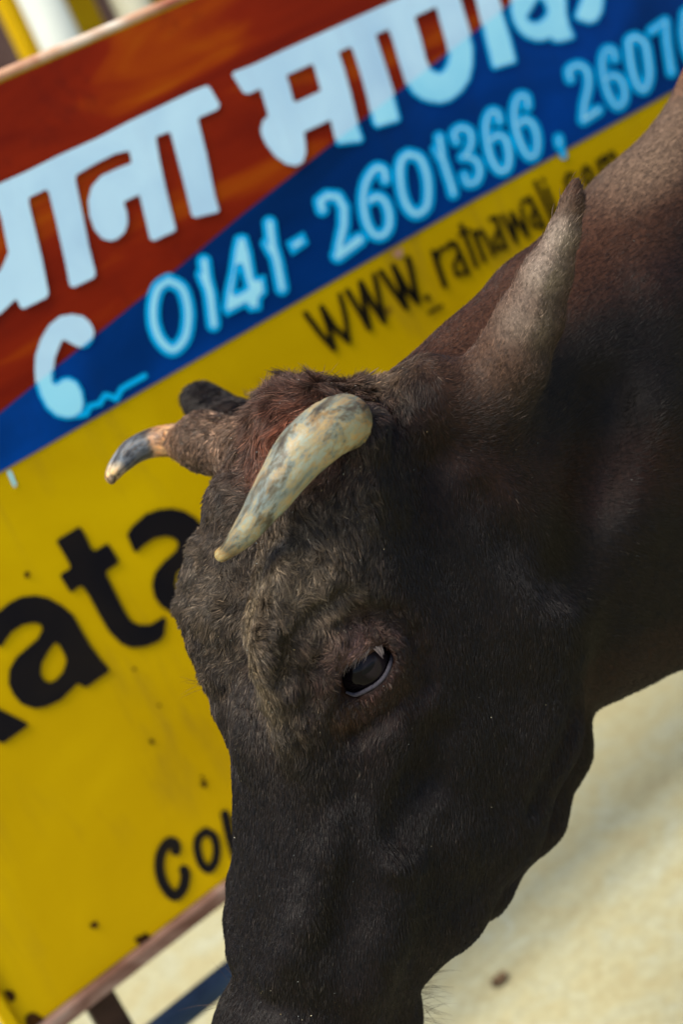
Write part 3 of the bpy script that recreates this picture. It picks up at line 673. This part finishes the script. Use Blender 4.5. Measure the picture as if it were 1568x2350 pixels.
def gauss(P, c, r): return np.exp(-((P - c) ** 2).sum(1) / (r * r))
def pigment(P, N):
    s, t, y = head_coords(P)
    c = np.tile(np.array([.0066, .0042, .0031]), (len(P), 1))
    def blend(w, col):
        nonlocal c; w = np.clip(w, 0, 1)[:, None]; c = c * (1 - w) + np.array(col) * w
    patch = waves(P, 30, 21)
    side = sstep(P[:, 0], .46, .62)
    blend(side * sstep(patch, -.4, 1.2) * .8, (.017, .0066, .0042))
    nose = sstep(s, .30, .46) * sstep(t, -.02, -.10); blend(nose * .6 * sstep(patch, -1, .8), (.013, .0072, .0072))
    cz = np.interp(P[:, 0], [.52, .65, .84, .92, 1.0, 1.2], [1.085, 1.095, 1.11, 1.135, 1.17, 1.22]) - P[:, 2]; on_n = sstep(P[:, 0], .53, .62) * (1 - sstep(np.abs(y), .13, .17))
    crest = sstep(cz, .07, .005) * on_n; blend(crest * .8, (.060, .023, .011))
    blend(sstep(cz, .022 + .028 * sstep(P[:, 0], .8, .95), .0) * on_n * (.05 + .70 * sstep(P[:, 0], .80, .90)), (.19, .125, .08))  # crest edge: tan coat lightened further, rim light painted in
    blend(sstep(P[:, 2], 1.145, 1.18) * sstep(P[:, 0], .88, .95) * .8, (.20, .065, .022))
    blend(gauss(P, H(.0, -.03, .0), .05) * .7, (.040, .023, .016))
    blend(gauss(P, H(.055, -.01, -.025), .042) * .9, (.085, .026, .012))
    blend(gauss(P, H(.045, -.02, .09), .055) * .9, (.085, .05, .030))
    blend(gauss(P, FH[1], .035) * .9, (.12, .065, .036))
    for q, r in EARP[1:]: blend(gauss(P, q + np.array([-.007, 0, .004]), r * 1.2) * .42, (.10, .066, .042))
    for q, r in EARP[1:]: blend(gauss(P, q + np.array([.016, 0, -.006]), r * 1.1) * .85, (.010, .007, .0055))  # rear side of the ear darkened: shade painted into the coat
    for q in (2, 3, 4): blend(gauss(P, EARP[q][0] + np.array([-.012, -.008, .003]), .016) * .75, (.27, .215, .165))  # pale front plane of the ear: light painted into the coat
    blend(gauss(P, H(-.01, -.09, -.035), .028) * .6, (.11, .072, .04))
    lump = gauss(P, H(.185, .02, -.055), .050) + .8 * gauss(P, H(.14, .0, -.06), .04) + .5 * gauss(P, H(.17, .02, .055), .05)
    fr_ = sstep(t, -.075, -.02) * sstep(s, .36, .20) * sstep(s, .05, .11); blend(fr_ * .75 * (1 - .8 * sstep(-y, .062, .082) * sstep(s, .18, .225)) * (1 - .8 * np.exp(-((y + .004) / .012) ** 2)) * sstep(patch, -2.2, .4), (.024, .0165, .0105))  # forehead: dust plus painted sunlight, groove and near flank kept in shade
    blend(lump * .52 * (1 - .85 * sstep(-y, .058, .078) * sstep(s, .165, .215)) * (1 - .9 * np.exp(-((y + .004) / .013) ** 2)) * sstep(waves(P, 40, 23), -2.2, .4), (.062, .046, .028))  # brow lumps: dusty and painted sunlit, shade left in the groove
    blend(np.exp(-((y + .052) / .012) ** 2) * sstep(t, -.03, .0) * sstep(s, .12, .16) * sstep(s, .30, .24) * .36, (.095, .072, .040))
    blend(gauss(P, EC, .052) * .6, (.028, .011, .007))
    blend(gauss(P, on_eye(802, 1488, .03), .015) * .9, (.15, .085, .070))
    blend(gauss(P, on_eye(790, 1655, .026), .010) * .6, (.05, .022, .009))
    return c
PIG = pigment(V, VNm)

cow = empty('cow', (1.5, YC, 0))
tag(cow, 'dark brown horned cow with its head lowered in front of the sign board', 'cow')
def cpart(name, vf, mat, smooth=True, parent=None):
    o = mesh_obj(name, vf[0], vf[1], mat, None, smooth); adopt(o, parent or cow); return o

k = NT('cow_hide'); b = k.bsdf(Roughness=.55); b.inputs['Specular IOR Level'].default_value = .10
at_ = k.n('ShaderNodeAttribute', attribute_name='pigment'); nz = k.noise(k.pos((1, 1, .35), (0, R_(20), 0)), 330, 3, .7)
c = k.mix(1.0, at_.outputs['Color'], k.ramp(nz, [(.35, (.55,) * 3), (.7, (1.35,) * 3)]), 'MULTIPLY')
k.l(c, b.inputs['Base Color']); k.bump(nz, b, .5, .0012)
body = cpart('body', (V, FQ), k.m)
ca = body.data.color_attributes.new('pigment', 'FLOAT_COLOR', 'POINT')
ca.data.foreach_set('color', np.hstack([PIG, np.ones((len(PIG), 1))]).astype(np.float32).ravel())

# eyes
def ball(c, r, nu=40, nv=28, bulge=None):
    vs, fs = [], []
    e1 = nrm(np.cross(EN, (0, 0, 1))); e2 = np.cross(EN, e1)
    for j in range(nv + 1):
        ph = math.pi * j / nv
        for i in range(nu):
            th = 2 * math.pi * i / nu; rr = r + (.0022 * math.exp(-(ph / .62) ** 4))
            vs.append(c + rr * (math.cos(ph) * EN + math.sin(ph) * (math.cos(th) * e1 + math.sin(th) * e2)))
    for j in range(nv):
        for i in range(nu): fs.append((j * nu + i, j * nu + (i + 1) % nu, (j + 1) * nu + (i + 1) % nu, (j + 1) * nu + i))
    return np.array(vs), fs
k = NT('dark_wet_eye'); b = k.bsdf(Roughness=.07)
b.inputs['Specular IOR Level'].default_value = .10
g = k.n('ShaderNodeNewGeometry')
def eye_mask(k, c, ax, rad, lo=.8, hi=1.05):
    su = k.n('ShaderNodeVectorMath', operation='SUBTRACT'); k.l(g.outputs['Position'], su.inputs[0]); su.inputs[1].default_value = c
    tot = None
    for dvec, r in zip(ax, rad):
        dp = k.n('ShaderNodeVectorMath', operation='DOT_PRODUCT'); k.l(su.outputs[0], dp.inputs[0]); dp.inputs[1].default_value = tuple(np.array(dvec) / r)
        mu = k.n('ShaderNodeMath', operation='MULTIPLY'); k.l(dp.outputs['Value'], mu.inputs[0]); k.l(dp.outputs['Value'], mu.inputs[1])
        if tot is None: tot = mu.outputs[0]
        else:
            ad = k.n('ShaderNodeMath', operation='ADD'); k.l(tot, ad.inputs[0]); k.l(mu.outputs[0], ad.inputs[1]); tot = ad.outputs[0]
    return k.ramp(tot, [(lo / 2, (1, 1, 1)), (hi / 2, (0, 0, 0))]), tot
def half(k, tot):
    m_ = k.n('ShaderNodeMath', operation='MULTIPLY'); k.l(tot, m_.inputs[0]); m_.inputs[1].default_value = .5; return m_.outputs[0]
ci = on_eye(866, 1520, ER); cp = on_eye(846, 1533, ER)
_, t1 = eye_mask(k, tuple(ci), (axL, axS), (.0135, .0115)); m1 = k.ramp(half(k, t1), [(.30, (1, 1, 1)), (.55, (0, 0, 0))])
_, t2 = eye_mask(k, tuple(cp), (axL, axS), (.0072, .0024)); m2 = k.ramp(half(k, t2), [(.35, (1, 1, 1)), (.55, (0, 0, 0))])
c = k.mix(m1, (.003, .002, .003), (.013, .0095, .011)); c = k.mix(m2, c, (.003, .003, .004)); k.l(c, b.inputs['Base Color'])
MEYE = k.m
vb, fb = ball(EC, ER - .0012)
cpart('eye', (vb, fb), MEYE); cpart('eye', (mir(vb), [f[::-1] for f in fb]), MEYE)
# wet grey rims of the lower lids
k = NT('eyelid_rim'); b = k.bsdf(Roughness=.6); b.inputs['Specular IOR Level'].default_value = .1; k.l(k.ramp(k.noise(k.pos(), 500, 3), [(.3, (.025, .023, .032)), (.7, (.06, .054, .062))]), b.inputs['Base Color'])
rim = catmull([on_eye(px - 1, py - 1, .0262) for px, py in [(795, 1589), (817, 1595), (842, 1585), (867, 1570), (886, 1549), (898, 1522), (902, 1495), (895, 1478)]], 6)
rr_ = np.interp(np.linspace(0, 1, len(rim)), [0, .15, .7, 1], [.0009, .0017, .0017, .0009])
cpart('eyelid_rim', tube(rim, list(rr_), 10), k.m); cpart('eyelid_rim', tube(mir(rim), list(rr_), 10), k.m)
tr = catmull([on_eye(800, 1597, .0262), on_eye(794, 1620, .0278), on_eye(787, 1640, .029), on_eye(781, 1656, .0295)], 5)
cpart('tear_duct', tube(tr, list(np.linspace(.0030, .0009, len(tr))), 8), k.m)
# hooves
k = NT('hoof_horn'); b = k.bsdf(Roughness=.5); b.inputs['Base Color'].default_value = (.03, .022, .018, 1)
for hx, sy in ((1.035, -1), (1.035, 1), (2.21, -1), (2.21, 1)):
    for dy in (-.026, .026):
        yy = YC + sy * .15 + dy
        vs, fs = tube([(hx - .02, yy, .0), (hx - .014, yy, .03), (hx - .004, yy, .062)], [.030, .028, .020], 14); cpart('hoof', (vs, fs), k.m)

# horns
def horn_material(name, stops, ridge=.5, sc=34, tip=None):
    k = NT(name); b = k.bsdf(Roughness=.48); b.inputs['Specular IOR Level'].default_value = .4
    hv = k.n('ShaderNodeAttribute', attribute_name='horn_grain').outputs['Vector']; n1 = k.noise(hv, sc * 1.5, 8, .72, .4)
    c = k.ramp(n1, stops)
    n2 = k.noise(hv, sc * 3.1, 5, .65, .5)
    c = k.mix(k.ramp(n2, [(.52, (0, 0, 0)), (.70, (.75, .75, .75))]), c, (.34, .19, .055))
    a = k.n('ShaderNodeAttribute', attribute_name='band')
    c = k.mix(1.0, c, a.outputs['Color'], 'MULTIPLY')
    k.l(c, b.inputs['Base Color']); k.bump(k.mix(.5, k.noise(k.pos((1, 1, 1)), 210, 4, .6), n2), b, .6, .0018); return k.m
def horn(name, pts, rads, mat, bands, ecc=1.0, n=40, knob=0):
    P = catmull(pts, 9); u = np.linspace(0, 1, len(P)); rr = np.interp(u, np.linspace(0, 1, len(rads)), rads)
    rr = np.convolve(np.pad(rr, 3, 'edge'), np.ones(7) / 7, 'valid')
    vs, fs = tube(P, list(rr), n, False); vs = np.array(vs)
    seg = np.repeat(u, n)
    C_ = np.repeat(P, n, 0); off = vs - C_
    w = 1 + .035 * waves(vs, 75, 31) + .026 * np.sin(seg * 120 + waves(vs, 60, 35)) * sstep(seg, .42, .12) + .018 * waves(vs, 220, 33)
    vs = C_ + off * w[:, None]
    # rounded tip
    T = nrm(P[-1] - P[-2]); k0 = len(P); add = []
    for a in (25, 50, 72):
        ring_ = P[-1] + T * rr[-1] * .9 * math.sin(R_(a)) + off[-n:] * math.cos(R_(a)); add.append(ring_)
    vs = np.vstack([vs] + add + [[P[-1] + T * rr[-1] * .95]])
    for i in range(3):
        for j in range(n): a = (k0 - 1 + i) * n; fs.append((a + j, a + (j + 1) % n, a + n + (j + 1) % n, a + n + j))
    a = (k0 + 2) * n; top = len(vs) - 1
    for j in range(n): fs.append((a + j, a + (j + 1) % n, top))
    o = cpart(name, (vs, fs), mat)
    uu = np.concatenate([seg, np.ones(3 * n + 1)]) + .02 * waves(vs, 160, 37)
    ang = np.tile(np.linspace(0, 2 * math.pi, n, endpoint=False), k0 + 3); ang = np.append(ang, 0); ln = np.linalg.norm(P[-1] - P[0]) * np.concatenate([seg, np.ones(3 * n + 1)])
    gv_ = np.stack([ln * .85, .020 * np.cos(ang), .020 * np.sin(ang)], 1)
    ga = o.data.attributes.new('horn_grain', 'FLOAT_VECTOR', 'POINT'); ga.data.foreach_set('vector', gv_.astype(np.float32).ravel())
    colr = np.stack([np.interp(uu, [p for p, _ in bands], [c[i] for _, c in bands]) for i in range(3)] + [np.ones(len(uu))], 1)
    ca = o.data.color_attributes.new('band', 'FLOAT_COLOR', 'POINT'); ca.data.foreach_set('color', colr.astype(np.float32).ravel())
    return o
px2m = lambda r, z: r * z / FOC
NHP = [(752, 1002, 1.095), (796, 970, 1.058), (778, 974, 1.030), (738, 997, 1.018), (690, 1040, 1.012), (638, 1110, 1.012), (592, 1180, 1.016), (550, 1235, 1.024), (524, 1262, 1.030), (508, 1273, 1.034)]
NHR = [56, 60, 64, 66, 64, 54, 41, 28, 19, 17]
horn('horn', [at_depth(*p) for p in NHP], [px2m(r, p[2]) for r, p in zip(NHR, NHP)],
     horn_material('pale_horn', [(.36, (.028, .022, .015)), (.44, (.085, .072, .045)), (.49, (.135, .165, .155)), (.53, (.25, .19, .09)), (.58, (.21, .25, .22)), (.68, (.34, .26, .12))]),
     [(0, (.5, .36, .22)), (.08, (.8, .58, .34)), (.2, (1.0, .86, .62)), (.34, (1.15, 1.1, .95)), (.62, (1.05, 1.1, 1.1)), (.78, (.85, .80, .68)), (.88, (.50, .42, .30)), (.95, (1.1, .82, .45)), (1, (1.3, 1.0, .55))])
FHP = [(425, 1012, 1.266), (398, 1010, 1.285), (350, 1016, 1.290), (308, 1034, 1.284), (276, 1064, 1.272), (256, 1092, 1.258), (256, 1102, 1.252)]
FHR = [36, 37, 33, 29, 24, 17, 9]
horn('horn', [at_depth(*p) for p in FHP], [px2m(r, p[2]) for r, p in zip(FHR, FHP)],
     horn_material('mottled_horn', [(.36, (.03, .026, .022)), (.46, (.10, .095, .085)), (.55, (.30, .33, .32)), (.68, (.45, .38, .27))], sc=55),
     [(0, (1.6, .95, .5)), (.24, (1.7, .85, .38)), (.37, (.6, .42, .3)), (.42, (.4, .4, .44)), (.7, (.6, .62, .66)), (.78, (2.0, 1.5, 1.0)), (.93, (2.2, 1.5, .7)), (1, (.6, .4, .2))])

# ------------------------------------------------------------------ hair
if HAIR:
    V3 = V[FQ]; cen = V3.mean(1)
    e1 = V3[:, 2] - V3[:, 0]; e2 = V3[:, 3] - V3[:, 1]; nn = np.cross(e1, e2); area = .5 * np.linalg.norm(nn, axis=1); fn = nn / np.maximum(2 * area, 1e-12)[:, None]
    def regions(P, N):
        s, t, y = head_coords(P)
        head = sstep(P[:, 0], .72, .56)
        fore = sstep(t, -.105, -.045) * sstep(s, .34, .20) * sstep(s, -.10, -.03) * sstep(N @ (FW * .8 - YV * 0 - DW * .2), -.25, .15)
        poll = np.clip(gauss(P, H(.01, -.03, 0), .062) * 1.5, 0, 1)
        ear = np.clip(sum(gauss(P, q, r * 1.5) for q, r in EARP[1:]), 0, 1)
        return head, fore, poll, ear
    cpx, cpy = project(cen); infr = (cpx > -120) & (cpx < 1690) & (cpy > -120) & (cpy < 2480)
    head, fore, poll, ear = regions(cen, fn)
    facing = ((CAM - cen) * fn).sum(1) / np.linalg.norm(CAM - cen, axis=1)
    dens = (.30 + .40 * head + 1.3 * fore + .8 * poll + .6 * ear) * 1e6
    dens *= np.where(facing > -.25, 1.0, .12) * infr
    deye = np.abs(((cen - EC) ** 2).sum(1)) ** .5
    dens *= np.where((deye < ER + .004), 0.0, 1)
    for pts_, rd in ((NHP[1:], .016), (FHP[1:2], .0155), (FHP[2:], .012)):
        for q in pts_: dens *= (((cen - at_depth(*q)) ** 2).sum(1) > rd ** 2)
    cnt = rng.poisson(dens * area); fi = np.repeat(np.arange(len(cen)), cnt); n = len(fi)
    u, v = rng.random((n, 1)), rng.random((n, 1)); Q = V3[fi]
    P = Q[:, 0] * (1 - u) * (1 - v) + Q[:, 1] * u * (1 - v) + Q[:, 2] * u * v + Q[:, 3] * (1 - u) * v
    NV = VNm[FQ[fi]].mean(1); NV /= np.linalg.norm(NV, axis=1, keepdims=True)
    s, t, y = head_coords(P); head, fore, poll, ear = regions(P, NV)
    # combing: down the face, outwards over the frontal lumps, back along the neck, up along the ear
    flow = np.tile(DW, (n, 1))
    lat = np.sign(y)[:, None] * YV[None]
    wl_ = (fore * sstep(s, .08, .12) * sstep(s, .25, .21))[:, None]
    flow = flow * (1 - .35 * wl_) + lat * wl_ * .75
    nk = sstep(P[:, 0], .54, .66)[:, None]; flow = flow * (1 - nk) + nk * np.array([.80, 0, -.60])
    back = sstep(t, -.06, -.14) * sstep(s, .12, .0); flow = flow * (1 - .8 * back[:, None]) + .8 * back[:, None] * nrm((.75, -.1, .25))
    eardir = nrm(EARP[-1][0] - EARP[1][0]); flow = flow * (1 - ear[:, None]) + ear[:, None] * eardir
    hsd = nrm(FH[2] - FH[0]); wf = np.clip(gauss(P, FH[0], .035) * 1.3, 0, 1)[:, None]; flow = flow * (1 - wf) + wf * (hsd * .7 + DW * .3)
    de = P - EC; wE = np.exp(-(np.linalg.norm(de, axis=1) / .042) ** 4)[:, None]; flow = flow * (1 - .7 * wE) + .7 * wE * (de / np.linalg.norm(de, axis=1, keepdims=True))
    wig = np.stack([waves(P, 95, 60 + i, 8) for i in range(3)], 1); wig2 = np.stack([waves(P, 330, 70 + i, 8) for i in range(3)], 1)
    amp = (.10 + .26 * fore + .75 * poll - .07 * ear)[:, None]
    flow = flow + amp * wig + amp * .7 * wig2 + rng.normal(size=(n, 3)) * (.07 + .10 * fore + .12 * poll)[:, None]
    flow -= NV * (flow * NV).sum(1, keepdims=True); flow /= np.maximum(np.linalg.norm(flow, axis=1, keepdims=True), 1e-9)
    L = (.0048 + .0016 * fore + .0070 * poll - .0022 * ear) * rng.uniform(.6, 1.25, n)
    L *= 1 - .55 * np.exp(-(np.linalg.norm(de, axis=1) / .04) ** 4)
    L *= 1 - .40 * np.clip(gauss(P, FH[0], .045) * 1.4, 0, 1)
    L *= 1 + .3 * sstep(P[:, 0], .6, .8)
    # fringe of long hairs behind the ear and at its front edge
    fringe = (ear > .35) & (rng.random(n) < .035); L = np.where(fringe, L * rng.uniform(1.6, 2.6, n), L)
    lift = .24 + .06 * fore + .20 * poll - .06 * ear + .06 * rng.normal(size=n) + np.where(fringe, .25, 0)
    # clumps
    cs = (np.where((fore + poll) > .4, .0062, .0040))[:, None]; cell = np.floor(P / cs + .5); hsh = np.abs(np.sin(cell @ np.array([12.9898, 78.233, 37.719])) * 43758.5453) % 1
    h2 = np.abs(np.sin(cell @ np.array([39.3, 11.1, 83.2])) * 9631.3) % 1; h3 = np.abs(np.sin(cell @ np.array([73.1, 52.7, 9.2])) * 15731.7) % 1
    cc_ = (cell + (np.stack([hsh, h2, h3], 1) - .5) * .6) * cs
    pull = (cc_ - P) - NV * ((cc_ - P) * NV).sum(1, keepdims=True)
    cl = (.22 + .50 * fore + .35 * poll) [:, None]
    K = 5; pts = np.zeros((n, K, 3), np.float32)
    sag = np.array([0, 0, -1.0])
    for i in range(K):
        w = i / (K - 1)
        pts[:, i] = P - NV * .0003 + flow * (L * w)[:, None] + NV * (L * (lift * w * 1.5 - .55 * lift * w * w))[:, None] + pull * cl * (w ** 1.3) \
            + wig2 * (L * (.05 + .16 * poll + .10 * fore) * w * w)[:, None] + sag * (L * .10 * w * w)[:, None]
    guard = rng.random(n) < (.04 * (1 - ear) * head + .15 * np.clip(fore + poll, 0, 1)); rad0 = np.where(guard, .00026, .00013) * rng.uniform(.8, 1.25, n)
    radii = (rad0[:, None] * np.array([1, 1, .9, .65, .22])).astype(np.float32)
    hcol = pigment(P, NV) * (.72 + .75 * np.clip(fore + poll + ear, 0, 1)[:, None]); tw = rng.lognormal(0, .38, n)[:, None]; hcol = hcol * tw * (1 + .9 * (h2[:, None] - .5))  # forehead, poll and ear strands lightened as if lit, the rest darkened
    bridge = sstep(s, .22, .28) * sstep(t, -.05, -.015); grey = (rng.random(n) < .002 + .30 * bridge * (h3 > .35) + .24 * np.clip(fore + .5 * poll, 0, 1) * (h3 > .40))[:, None]; hcol = np.where(guard[:, None], hcol * 1.9, hcol); hcol = np.where(grey, hcol * 1.3 + np.array([.050, .042, .031]) * (1 - .72 * bridge[:, None] * (1 - fore[:, None])), hcol)
    def hair_object(name, pts, radii, col, mat):
        n, K = pts.shape[:2]; hc = bpy.data.hair_curves.new(name); hc.add_curves([K] * n)
        hc.attributes['position'].data.foreach_set('vector', np.ascontiguousarray(pts, np.float32).ravel())
        ra = hc.attributes.get('radius') or hc.attributes.new('radius', 'FLOAT', 'POINT'); ra.data.foreach_set('value', np.ascontiguousarray(radii, np.float32).ravel())
        at = hc.attributes.new('pigment', 'FLOAT_COLOR', 'CURVE'); at.data.foreach_set('color', np.hstack([col, np.ones((n, 1))]).astype(np.float32).ravel())
        hc.materials.append(mat); o = bpy.data.objects.new(name, hc); COL.objects.link(o); adopt(o, cow); o['kind'] = 'stuff'; return o
    k = NT('fur'); b = k.bsdf(Roughness=.42); b.inputs['Specular IOR Level'].default_value = .26
    a = k.n('ShaderNodeAttribute', attribute_name='pigment'); k.l(a.outputs['Color'], b.inputs['Base Color']); MF = k.m
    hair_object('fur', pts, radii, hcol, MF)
    print('strands', n)
    # lashes
    k = NT('eyelash_hair'); b = k.bsdf(Roughness=.4); k.l(k.n('ShaderNodeAttribute', attribute_name='pigment').outputs['Color'], b.inputs['Base Color'])
    lp, lr, lc = [], [], []
    edge_ = catmull([on_eye(px, py, .0305) for px, py in [(770, 1526), (790, 1514), (815, 1499), (845, 1485), (872, 1478)]], 16)
    for sgn in (0, 1):
        for i in range(90):
            p = edge_[rng.integers(len(edge_))] + rng.normal(size=3) * .0006; u = np.clip((p - edge_[0]) @ nrm(edge_[-1] - edge_[0]) / np.linalg.norm(edge_[-1] - edge_[0]), 0, 1)
            q = on_eye(758 + 60 * u + rng.normal() * 14, 1600 + rng.normal() * 14 - 28 * u, .0315) if u < .8 else on_eye(880, 1520, .031)
            d = nrm(q - p); Ls = rng.uniform(.012, .022) * (1 - .45 * u); o = nrm(p - EC)
            c_ = [p + d * Ls * w + o * (.0045 * w - .002 * w * w) for w in np.linspace(0, 1, 5)]
            if sgn: c_ = [mir(x) for x in c_]
            lp.append(c_); lr.append(np.array([.00026, .00024, .0002, .00014, .00005])); lc.append(np.array([.075, .055, .048]) * rng.uniform(.3, 1.6))
    hair_object('eyelashes', np.array(lp), np.array(lr), np.array(lc), k.m)
    # whiskers and stray hairs on brow, chin and muzzle
    wp, wr, wc = [], [], []
    spots_ = [((440, 1560), (-.9, .1), .03, 5), ((1002, 2262), (1, .3), .022, 26), ((1000, 2330), (1, -.2), .02, 26), ((510, 2300), (-1, -.3), .03, 4), ((560, 875), (-.3, 1), .010, 26), ((700, 872), (.1, 1), .010, 26), ((530, 2240), (-.6, .6), .03, 3)]
    for (px, py), (dx, dy), ln, cn in spots_:
        for i in range(cn):
            qx, qy = px + rng.normal() * 8, py + rng.normal() * (26 if cn > 20 else 8)
            h_ = None
            for off in range(0, 120, 4):
                h_ = surface_hit(qx - dx * off, qy + dy * off)
                if h_: break
            if not h_: continue
            p = h_[1]; d = nrm(RM @ np.array([dx + rng.normal() * .25, dy + rng.normal() * .25, rng.normal() * .3])); Ls = ln * rng.uniform(.5, 1.3)
            wp.append([p + d * (Ls * w) + np.array([0, 0, -1]) * Ls * .22 * w * w for w in np.linspace(0, 1, 5)]); wr.append(np.array([.00011, .0001, .00009, .00006, .00002])); wc.append(np.array([.04, .022, .012]) * rng.uniform(.5, 2))
    hair_object('whiskers', np.array(wp), np.array(wr), np.array(wc), MF)
    # dust: flecks caught in the coat
    pr = (.15 + 1.2 * fore + 1.6 * sstep(s, .38, .5) * sstep(t, -.12, -.02)) ; pr = pr / pr.sum()
    ids = rng.choice(n, 1500, p=pr); vs, fs = [], []
    for i in ids:
        r = rng.lognormal(math.log(.00026), .35); o = P[i] + NV[i] * L[i] * .35; base = len(vs)
        for c_ in rng.normal(size=(4, 3)): vs.append(o + r * nrm(c_))
        fs += [(base, base + 1, base + 2), (base, base + 2, base + 3), (base, base + 3, base + 1), (base + 1, base + 3, base + 2)]
    k = NT('dust_fleck'); b = k.bsdf(Roughness=.7); k.l(k.ramp(k.noise(k.pos(), 300, 1), [(.35, (.30, .20, .07)), (.5, (.42, .36, .22)), (.65, (.45, .52, .50))]), b.inputs['Base Color'])
    fo = cpart('dust_flecks', (vs, fs), k.m, False); fo['kind'] = 'stuff'
